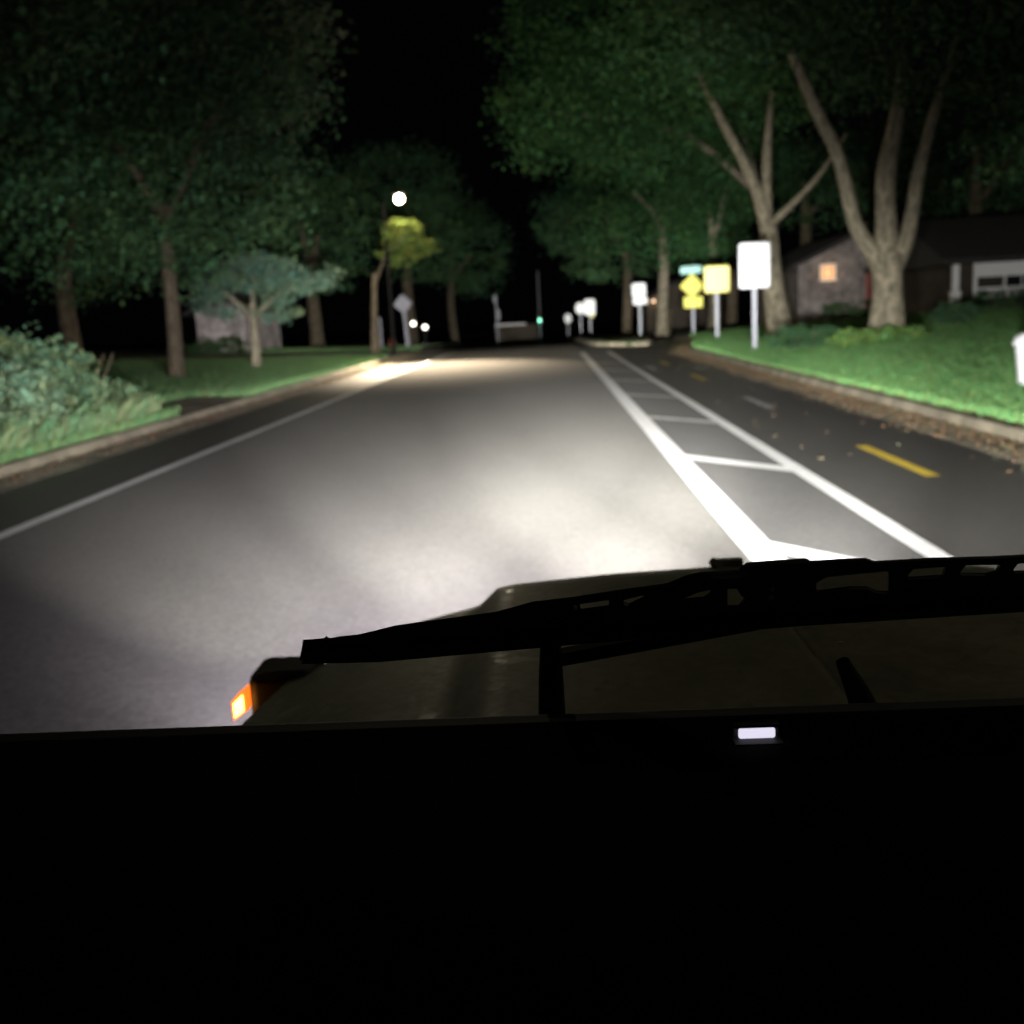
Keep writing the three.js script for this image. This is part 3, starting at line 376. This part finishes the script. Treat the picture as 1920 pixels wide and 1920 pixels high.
{
  const gy = lawnR(17, -38), h = thing('house', 'low house with a dark porch and pale railing at the right edge', 'house', [18, gy, -40]);
  part(h, 'wall', box(15.0, 23, gy - 0.5, gy + 2.3, -46, -39.6), M.darkSiding); part(h, 'fascia', box(15.2, 23.3, 1.93, 2.42, -38.05, -37.95), M.trim); part(h, 'porch_floor', box(15.2, 23, gy - 0.5, gy + 0.12, -39.59, -38), M.concrete);
  const r = new THREE.Shape([[-47, 2.45], [-37.7, 2.45], [-37.7, 2.6], [-42.3, 4.3], [-47, 2.6]].map((q) => new THREE.Vector2(-q[0], q[1])));
  part(h, 'roof', new THREE.ExtrudeGeometry(r, { depth: 9.4, bevelEnabled: false }).rotateY(Math.PI / 2).translate(14, 0, 0), M.roof);
  part(h, 'corner_pillar', [box(14.5, 14.72, 1.5, 2.42, -38.2, -37.98, 0.03), box(14.45, 14.77, gy - 0.3, 1.49, -38.25, -37.93, 0.03)], M.trim);
  for (let k = 0; k < 4; k++) part(h, 'porch_post', box(15.2 + k * 2.4, 15.32 + k * 2.4, gy + 0.1, 1.93, -38.06, -37.94), M.trim);
  const rail = part(h, 'railing', [box(15.33, 22.5, 1.5, 1.56, -38.05, -37.97), box(15.33, 22.5, 1.2, 1.26, -38.05, -37.97)], M.trim);
  for (let k = 0; k < 44; k++) part(rail, 'baluster', box(15.42 + k * 0.16, 15.5 + k * 0.16, 1.26, 1.5, -38.03, -37.99), M.trim);
  windowPart(h, 17, 18.2, gy + 0.8, gy + 1.9, -39.58, false);
}
{
  const gy = lawnL(-15, -48), h = gableHouse('shed', 'pale lilac shed seen behind the young tree on the left', -16.3, -13.7, gy, 2.0, -53, -48, 0.7, std(lin(0.72, 0.7, 0.82), 0.8, { map: tConcrete }));
}
{
  const gy = lawnR(9.5, -84), h = gableHouse('house', 'dark distant house with a small porch lamp', 8, 14, gy, 2.8, -93, -84, 1.5, M.darkSiding);
  part(h, 'door', box(9.1, 9.9, gy, gy + 2, -83.99, -83.93), M.barkDark);
  const y = 2.0; const p = part(h, 'porch_lamp', [cyl(8.5, -83.8, y + 0.1, y + 0.16, 0.11, 0.04), box(8.47, 8.53, y + 0.08, y + 0.14, -84, -83.8)], M.black); part(p, 'bulb', new THREE.SphereGeometry(0.1, 12, 8).translate(8.5, y, -83.8), glow(3, 1.9, 1.1));
  const l = new THREE.PointLight(new THREE.Color(1, 0.7, 0.4), 3); l.position.set(8.5 - 11, y - gy, -83.8 + 88.5); l.castShadow = true; l.shadow.radius = 4; h.add(l);
}
{
  const gy = roadY(-100), w = thing('low_wall', 'low pale wall across the far end of the street', 'wall', [-3.5, gy, -100]);
  part(w, 'wall_body', box(-5.0, -1.0, gy - 0.3, 0.5, -100.3, -100), M.darkSiding); part(w, 'coping', box(-5.05, -2.1, 0.5, 0.68, -100.35, -99.95, 0.02), M.trim);
}

// ------------------------------------------------------------------ trees
function tree(name, label, base, trunkPts, limbs, crownGeo, bark = M.bark, group) {
  const t = thing(name, label, 'tree', base, group);
  part(t, 'trunk', limb(trunkPts, base[0] * 7 + 99, 16), bark);
  limbs.forEach((l, i) => part(t, 'limb', limb(l, i + 7, 10), bark));
  part(t, 'crown', crownGeo, M.leaf);
  return t;
}
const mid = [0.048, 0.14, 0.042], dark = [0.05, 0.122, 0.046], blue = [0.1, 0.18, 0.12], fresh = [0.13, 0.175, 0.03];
{
  const y1 = lawnR(8.3, -37), y2 = lawnR(8.65, -27);
  tree('forked_tree', 'slender forked tree with pale trunk behind the tall white sign', [8.25, y1, -37],
    [[8.25, y1 - 0.2, -37, 0.62], [8.15, y1 + 0.35, -37, 0.47], [7.98, 1.7, -37, 0.38], [7.84, 2.9, -37, 0.32], [7.74, 4.1, -37, 0.29]],
    [[[7.74, 3.9, -37, 0.27], [7.4, 5.1, -37, 0.21], [6.85, 6.3, -36.9, 0.17], [6.15, 7.5, -36.6, 0.14], [5.2, 9.2, -36, 0.07]], [[7.72, 4, -37, 0.2], [7.72, 5.2, -37.1, 0.17], [7.78, 6.6, -37.2, 0.15], [8, 8.5, -37.4, 0.08]], [[7.78, 4.0, -36.95, 0.14], [8.15, 4.35, -36.9, 0.13], [8.8, 4.95, -36.7, 0.1], [9.4, 5.6, -36.5, 0.08], [10.2, 6.8, -36.2, 0.05]]],
    foliage(11, [[6.2, 10.6, -36.5, 4.2, 2.6, 3.5], [9, 10.3, -37, 3.6, 2.8, 3.5], [7.6, 12.6, -37, 4, 2.6, 3.5], [5.6, 8.6, -35.6, 1.5, 0.9, 1.4]], 520, 40, 0.75, 0.2, mid));
  tree('spreading_tree', 'thick trunked tree with three rising limbs on the right lawn', [8.65, y2, -27],
    [[8.62, y2 - 0.25, -27, 0.58], [8.64, y2 + 0.3, -27, 0.46], [8.67, 1.4, -27, 0.37], [8.66, 2.1, -27, 0.38], [8.64, 2.5, -27, 0.36]],
    [[[8.55, 2.1, -27, 0.3], [8.2, 2.65, -27, 0.22], [7.85, 3.15, -26.95, 0.19], [7.5, 4.4, -26.9, 0.17], [7.25, 5.1, -26.8, 0.16], [6.8, 5.85, -26.6, 0.15], [6, 7.2, -26, 0.09]], [[8.64, 2.2, -27, 0.34], [8.62, 3.2, -27.1, 0.27], [8.63, 4.4, -27.2, 0.24], [8.9, 5.7, -27.3, 0.19], [9.1, 7.5, -27.4, 0.1]], [[8.75, 2.1, -27, 0.28], [9.05, 2.7, -26.95, 0.2], [9.2, 3.5, -26.9, 0.18], [9.3, 4.4, -26.8, 0.16], [9.55, 5.6, -26.6, 0.13], [10, 7.3, -26.4, 0.08]]],
    foliage(12, [[6.6, 8.6, -25.5, 3.6, 2, 3.5], [9.6, 8.2, -25.5, 4.2, 2.2, 4], [12.6, 7.4, -26, 3, 2.2, 3], [9, 10.6, -26, 4.5, 2.4, 4], [8.7, 6.6, -26.4, 1.6, 0.7, 1.5], [14, 6, -24, 2.5, 2, 3], [11.7, 4.5, -26, 1.6, 0.7, 1.5], [13.8, 4.3, -27, 1.8, 0.8, 1.6]], 860, 40, 0.8, 0.19, dark));
  const y3 = lawnR(10.75, -51);
  tree('street_tree', 'broad tree whose green crown overhangs the road on the right', [10.75, y3, -51],
    [[10.75, y3 - 0.2, -51, 0.45], [10.75, 1.2, -51, 0.33], [10.6, 4, -51, 0.28], [10.2, 7, -50.6, 0.25]],
    [[[10.3, 6.4, -50.7, 0.2], [6.6, 9, -49, 0.16], [3, 9.6, -47, 0.1], [0.4, 9.8, -46, 0.05]], [[10.2, 6.6, -50.6, 0.2], [9.6, 9, -51, 0.14], [8.6, 12, -51, 0.07]]],
    foliage(13, [[1.6, 10.3, -46, 3.5, 2.6, 3.4], [4.6, 10.6, -47, 3.6, 3, 3.5], [3.2, 13, -47, 4.8, 2.6, 4], [7.6, 11, -48, 4, 3.6, 4], [2.6, 8.0, -45.5, 1.7, 1.0, 1.6], [0.1, 8.2, -45.5, 1.3, 0.9, 1.3], [4.6, 7.6, -46, 1.2, 0.9, 1.2]], 900, 40, 0.8, 0.22, mid));
}
// left side: dark maple, nearer crown overhead, young drooping tree
{
  const y1 = lawnL(-9.45, -26), y2 = lawnL(-10.5, -16), y3 = lawnL(-9.05, -31.8);
  tree('maple_tree', 'dark maple whose low crown fills the upper left', [-9.45, y1, -26],
    [[-9.45, y1 - 0.2, -26, 0.3], [-9.45, y1 + 0.2, -26, 0.2], [-9.4, 2, -26, 0.17], [-9.3, 4.5, -25.8, 0.16]],
    [[[-9.35, 4, -25.9, 0.13], [-8, 6, -25.5, 0.1], [-6.6, 7.6, -25, 0.05]], [[-9.3, 4.2, -25.9, 0.13], [-10.4, 6.4, -25.6, 0.1], [-11.5, 8, -25.3, 0.05]]],
    foliage(14, [[-9.2, 5.4, -26, 3.4, 2.2, 3.2], [-8.2, 8.2, -26, 3.4, 2.6, 3.4], [-10.6, 9, -26, 3.6, 3, 3.4], [-7.2, 6.4, -25.5, 2, 1.2, 2], [-8.4, 3.4, -26.2, 2.1, 0.8, 1.8], [-11, 3.6, -25.6, 2, 1.0, 2], [-6.0, 7.6, -25.4, 1.3, 0.8, 1.3]], 820, 42, 0.75, 0.18, dark), M.barkDark);
  tree('maple_tree', 'nearest dark tree overhanging the left shrubs at the picture edge', [-10.8, y2, -15],
    [[-10.8, y2 - 0.2, -15, 0.34], [-10.8, y2 + 0.3, -15, 0.25], [-10.7, 3, -15, 0.22], [-10.4, 5, -15, 0.2]],
    [[[-10.4, 4.6, -15, 0.15], [-8.6, 6.4, -15.5, 0.1], [-7, 7.4, -16, 0.05]]],
    foliage(15, [[-9, 6.6, -16, 3.2, 2.4, 3.2], [-11.6, 6.8, -16, 3, 2.6, 3], [-9.5, 4.3, -17, 2.2, 0.9, 2], [-9, 9, -17, 3, 2, 3]], 520, 40, 0.7, 0.16, dark), M.barkDark);
  tree('young_tree', 'small drooping tree with pale foliage and a slim grey trunk', [-9.05, y3, -31.8],
    [[-9.05, y3 - 0.15, -31.8, 0.22], [-9.05, y3 + 0.2, -31.8, 0.16], [-9.02, 1.3, -31.8, 0.13], [-9, 2.2, -31.8, 0.11]],
    [[[-9, 1.7, -31.8, 0.07], [-8.2, 2.4, -31.6, 0.05], [-7, 2.75, -31.4, 0.02]], [[-9, 1.8, -31.8, 0.07], [-9.7, 2.5, -31.7, 0.05], [-10.3, 2.9, -31.6, 0.02]], [[-9, 2.1, -31.8, 0.08], [-8.9, 3.2, -31.9, 0.04]]],
    foliage(16, [[-8.9, 3.1, -31.7, 1.5, 0.6, 1.2], [-7.7, 2.75, -31.5, 1.1, 0.32, 0.9], [-6.6, 2.85, -31.3, 0.75, 0.28, 0.6], [-8.2, 2.05, -31.6, 0.75, 0.42, 0.7], [-10.1, 2.9, -31.6, 0.6, 0.4, 0.6], [-10.35, 2.2, -31.5, 0.5, 0.4, 0.5], [-9.6, 1.9, -31.4, 0.4, 0.25, 0.4]], 190, 34, 0.3, 0.15, blue, 0.45));
}
// tree under the street lamp
{
  const x = -7.1, z = -42.5, y = lawnL(x, z);
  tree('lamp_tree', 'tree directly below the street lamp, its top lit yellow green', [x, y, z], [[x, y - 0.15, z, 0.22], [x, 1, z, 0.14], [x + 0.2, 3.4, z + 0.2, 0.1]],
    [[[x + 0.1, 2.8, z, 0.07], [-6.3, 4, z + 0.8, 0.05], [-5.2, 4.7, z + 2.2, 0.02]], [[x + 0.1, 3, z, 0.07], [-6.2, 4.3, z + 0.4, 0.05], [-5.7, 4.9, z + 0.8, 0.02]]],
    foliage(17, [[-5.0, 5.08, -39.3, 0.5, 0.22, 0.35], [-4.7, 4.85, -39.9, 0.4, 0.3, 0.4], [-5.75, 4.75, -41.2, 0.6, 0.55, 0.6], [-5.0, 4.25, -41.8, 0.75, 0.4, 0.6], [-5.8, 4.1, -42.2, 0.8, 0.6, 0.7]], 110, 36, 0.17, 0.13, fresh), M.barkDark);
}
// trees farther down the street
const farTrees = [
  [7.2, -66, 0.36, [[5.5, 8.4, -65, 4, 3, 4], [8.5, 9.4, -66, 4, 3.4, 4], [4.4, 5.6, -64.5, 2.2, 1.4, 2], [7.6, 5.2, -64.5, 2.4, 1.4, 2]], mid, 'tree behind the white sign on the island'],
  [9.8, -62, 0.34, [[9.6, 6.8, -62, 3, 2.6, 3], [11, 9, -62, 3.4, 2.8, 3], [8.9, 4.8, -61.5, 1.8, 1.2, 1.8]], mid, 'tree with a pale trunk behind the yellow diamond sign'],
  [6.3, -84, 0.4, [[4.4, 9, -83, 4.6, 4, 4], [1.4, 8.2, -83, 2.4, 2.4, 3], [6.5, 6, -82, 4, 2.6, 3], [3.4, 5.2, -82, 2.2, 1.6, 2]], dark, 'dark tree above the two distant white signs'],
  [12.6, -72, 0.4, [[12, 7, -72, 4, 3.4, 4], [14, 10, -72, 4, 3, 4]], dark, 'dark tree in the yards right of the diamond sign'],
  [15.4, -63, 0.4, [[15, 8.2, -62, 4, 2.6, 4], [19, 8.2, -60, 4, 3.6, 4]], dark, 'dark tree standing behind the house with the lit window'],
  [20, -50, 0.4, [[20, 8, -50, 4.6, 3.4, 4], [24, 8, -50, 4, 4, 4]], dark, 'dark tree behind the low porch house'],
  [-9.4, -72, 0.4, [[-8.4, 7, -71, 3.2, 3.4, 3], [-9.6, 10.4, -72, 4, 3, 4]], dark, 'dark tree beyond the street lamp on the left'],
  [-8.6, -96, 0.4, [[-6.6, 7, -95, 3.4, 4, 3], [-9, 10, -96, 4, 3, 4]], dark, 'farthest dark tree on the left of the road'],
  [-13.4, -60, 0.4, [[-12.6, 6.4, -59, 3.4, 3.4, 3], [-15, 9, -60, 4, 3, 4]], dark, 'dark tree right of the pale lilac shed'],
  [-19.5, -42, 0.4, [[-19, 6, -42, 4, 3.4, 4], [-17.6, 9, -42, 4, 3, 4]], dark, 'dark tree left of the pale lilac shed'],
];
farTrees.forEach(([x, z, r, lobes, tint, label], i) => { const y = (x > 0 ? lawnR : lawnL)(x, z), L = lobes[0]; tree('background_tree', label, [x, y, z], [[x, y - 0.2, z, r * 1.4], [x, y + 0.5, z, r], [x, L[1] - L[4] * 0.6, z, r * 0.75], [L[0], L[1], L[2], r * 0.3]], [[[x, L[1] - L[4] * 0.8, z, r * 0.5], [(x + lobes[1][0]) / 2 + 0.2, (L[1] + lobes[1][1]) / 2, z, r * 0.3], [lobes[1][0], lobes[1][1], lobes[1][2], 0.05]]], foliage(40 + i, lobes, 300, 34, 0.85, 0.26, tint), i < 2 ? M.bark : M.barkDark, 'trees down the street'); });

// ------------------------------------------------------------------ shrubs
function shrub(name, label, base, stems, geo) { const s = thing(name, label, 'shrub', base); part(s, 'stem', stems.map((p, i) => limb(p, i + 3, 6)), M.barkDark); part(s, 'foliage', geo, M.leaf); return s; }
const stemsAt = (x, y, z, w, h, n, seed) => { const R = rng(seed); return Array.from({ length: n }, () => { const a = (R() - 0.5) * w, b = (R() - 0.5) * w * 0.6; return [[x + a * 0.4, y - 0.08, z + b * 0.4, 0.02], [x + a * 0.7, y + h * 0.4, z + b * 0.7, 0.015], [x + a, y + h * 0.8, z + b, 0.006]]; }); };
{
  const y = lawnR(6.5, -26.8), y2 = lawnR(7.9, -25.2);
  shrub('rounded_shrub', 'low dark green rounded shrub beside the tall white sign post', [6.55, y, -26.8], stemsAt(6.55, y, -26.8, 1, 0.6, 8, 5), foliage(51, [[6.35, y + 0.3, -26.8, 0.75, 0.34, 0.6], [7.05, y + 0.28, -26.9, 0.5, 0.3, 0.5]], 130, 34, 0.14, 0.075, [0.05, 0.13, 0.05]));
  shrub('leafy_bed', 'light green leafy plants ringing the thick tree trunk', [7.95, y2, -25.4], stemsAt(7.95, y2, -25.4, 1.7, 0.4, 12, 6), foliage(52, [[7.3, y2 + 0.16, -25.5, 0.5, 0.2, 0.5], [7.95, y2 + 0.17, -25.3, 0.6, 0.22, 0.5], [8.6, y2 + 0.18, -25.5, 0.5, 0.24, 0.5]], 90, 24, 0.13, 0.15, [0.12, 0.24, 0.06], 0.1));
  const y3 = lawnR(11.5, -30);
  shrub('rounded_shrub', 'dim green shrub on the lawn right of the thick tree', [11.5, y3, -30], stemsAt(11.5, y3, -30, 1, 0.5, 6, 7), foliage(53, [[11.5, y3 + 0.3, -30, 0.75, 0.3, 0.5]], 70, 30, 0.14, 0.09, [0.05, 0.13, 0.06]));
  for (const [x, z, w, lab] of [[13.4, -46.8, 1.5, 'dark hedge below the lit window of the pale house'], [16.6, -36.9, 2.3, 'dark hedge below the pale porch railing'], [-15, -46.6, 1.4, 'low dark hedge in front of the pale lilac shed']]) { const yy = (x > 0 ? lawnR : lawnL)(x, z); shrub('hedge', lab, [x, yy, z], stemsAt(x, yy, z, w * 1.4, 0.7, 8, x * 3 + 60), foliage(60 + Math.round(x), [[x - w * 0.45, yy + 0.35, z, w * 0.55, 0.42, 0.5], [x + w * 0.45, yy + 0.38, z, w * 0.55, 0.45, 0.5]], 110, 32, 0.17, 0.1, dark)); }
  const y4 = lawnL(-7.6, -12.5);
  shrub('hydrangea_shrub', 'bright leafy shrub mass beside the kerb at the left edge', [-7.3, y4, -12.4], stemsAt(-7.3, y4, -12.4, 2.2, 1.2, 16, 8), foliage(54, [[-7.0, 0.78, -12.3, 0.85, 0.5, 0.8], [-7.9, 0.85, -12.4, 0.9, 0.55, 0.9], [-7.2, 0.42, -11.5, 0.8, 0.32, 0.7], [-6.75, 0.42, -12.9, 0.5, 0.34, 0.8]], 360, 34, 0.2, 0.12, [0.17, 0.26, 0.15], 0.3));
  shrub('hydrangea_shrub', 'taller leafy shrub behind the bright shrub at the left', [-7.4, y4, -15.3], stemsAt(-7.4, y4, -15.3, 2, 1.3, 12, 9), foliage(55, [[-7.5, 0.95, -15, 0.7, 0.55, 0.8], [-8.3, 1.0, -15, 0.8, 0.6, 0.9], [-7.0, 0.6, -14.7, 0.5, 0.42, 0.6], [-6.85, 0.5, -15.7, 0.42, 0.36, 0.5]], 280, 34, 0.2, 0.12, [0.15, 0.25, 0.13], 0.3));
  shrub('hydrangea_shrub', 'leafy shrub low at the very left edge nearest the camera', [-6.9, lawnL(-6.9, -10), -10.2], stemsAt(-6.9, 0.15, -10.2, 1.4, 0.8, 10, 10), foliage(56, [[-6.9, 0.6, -10.3, 0.7, 0.4, 0.8], [-7.8, 0.8, -10.5, 0.8, 0.5, 0.8]], 170, 34, 0.19, 0.11, [0.14, 0.25, 0.11], 0.3));
}
renderer.render(scene, camera);
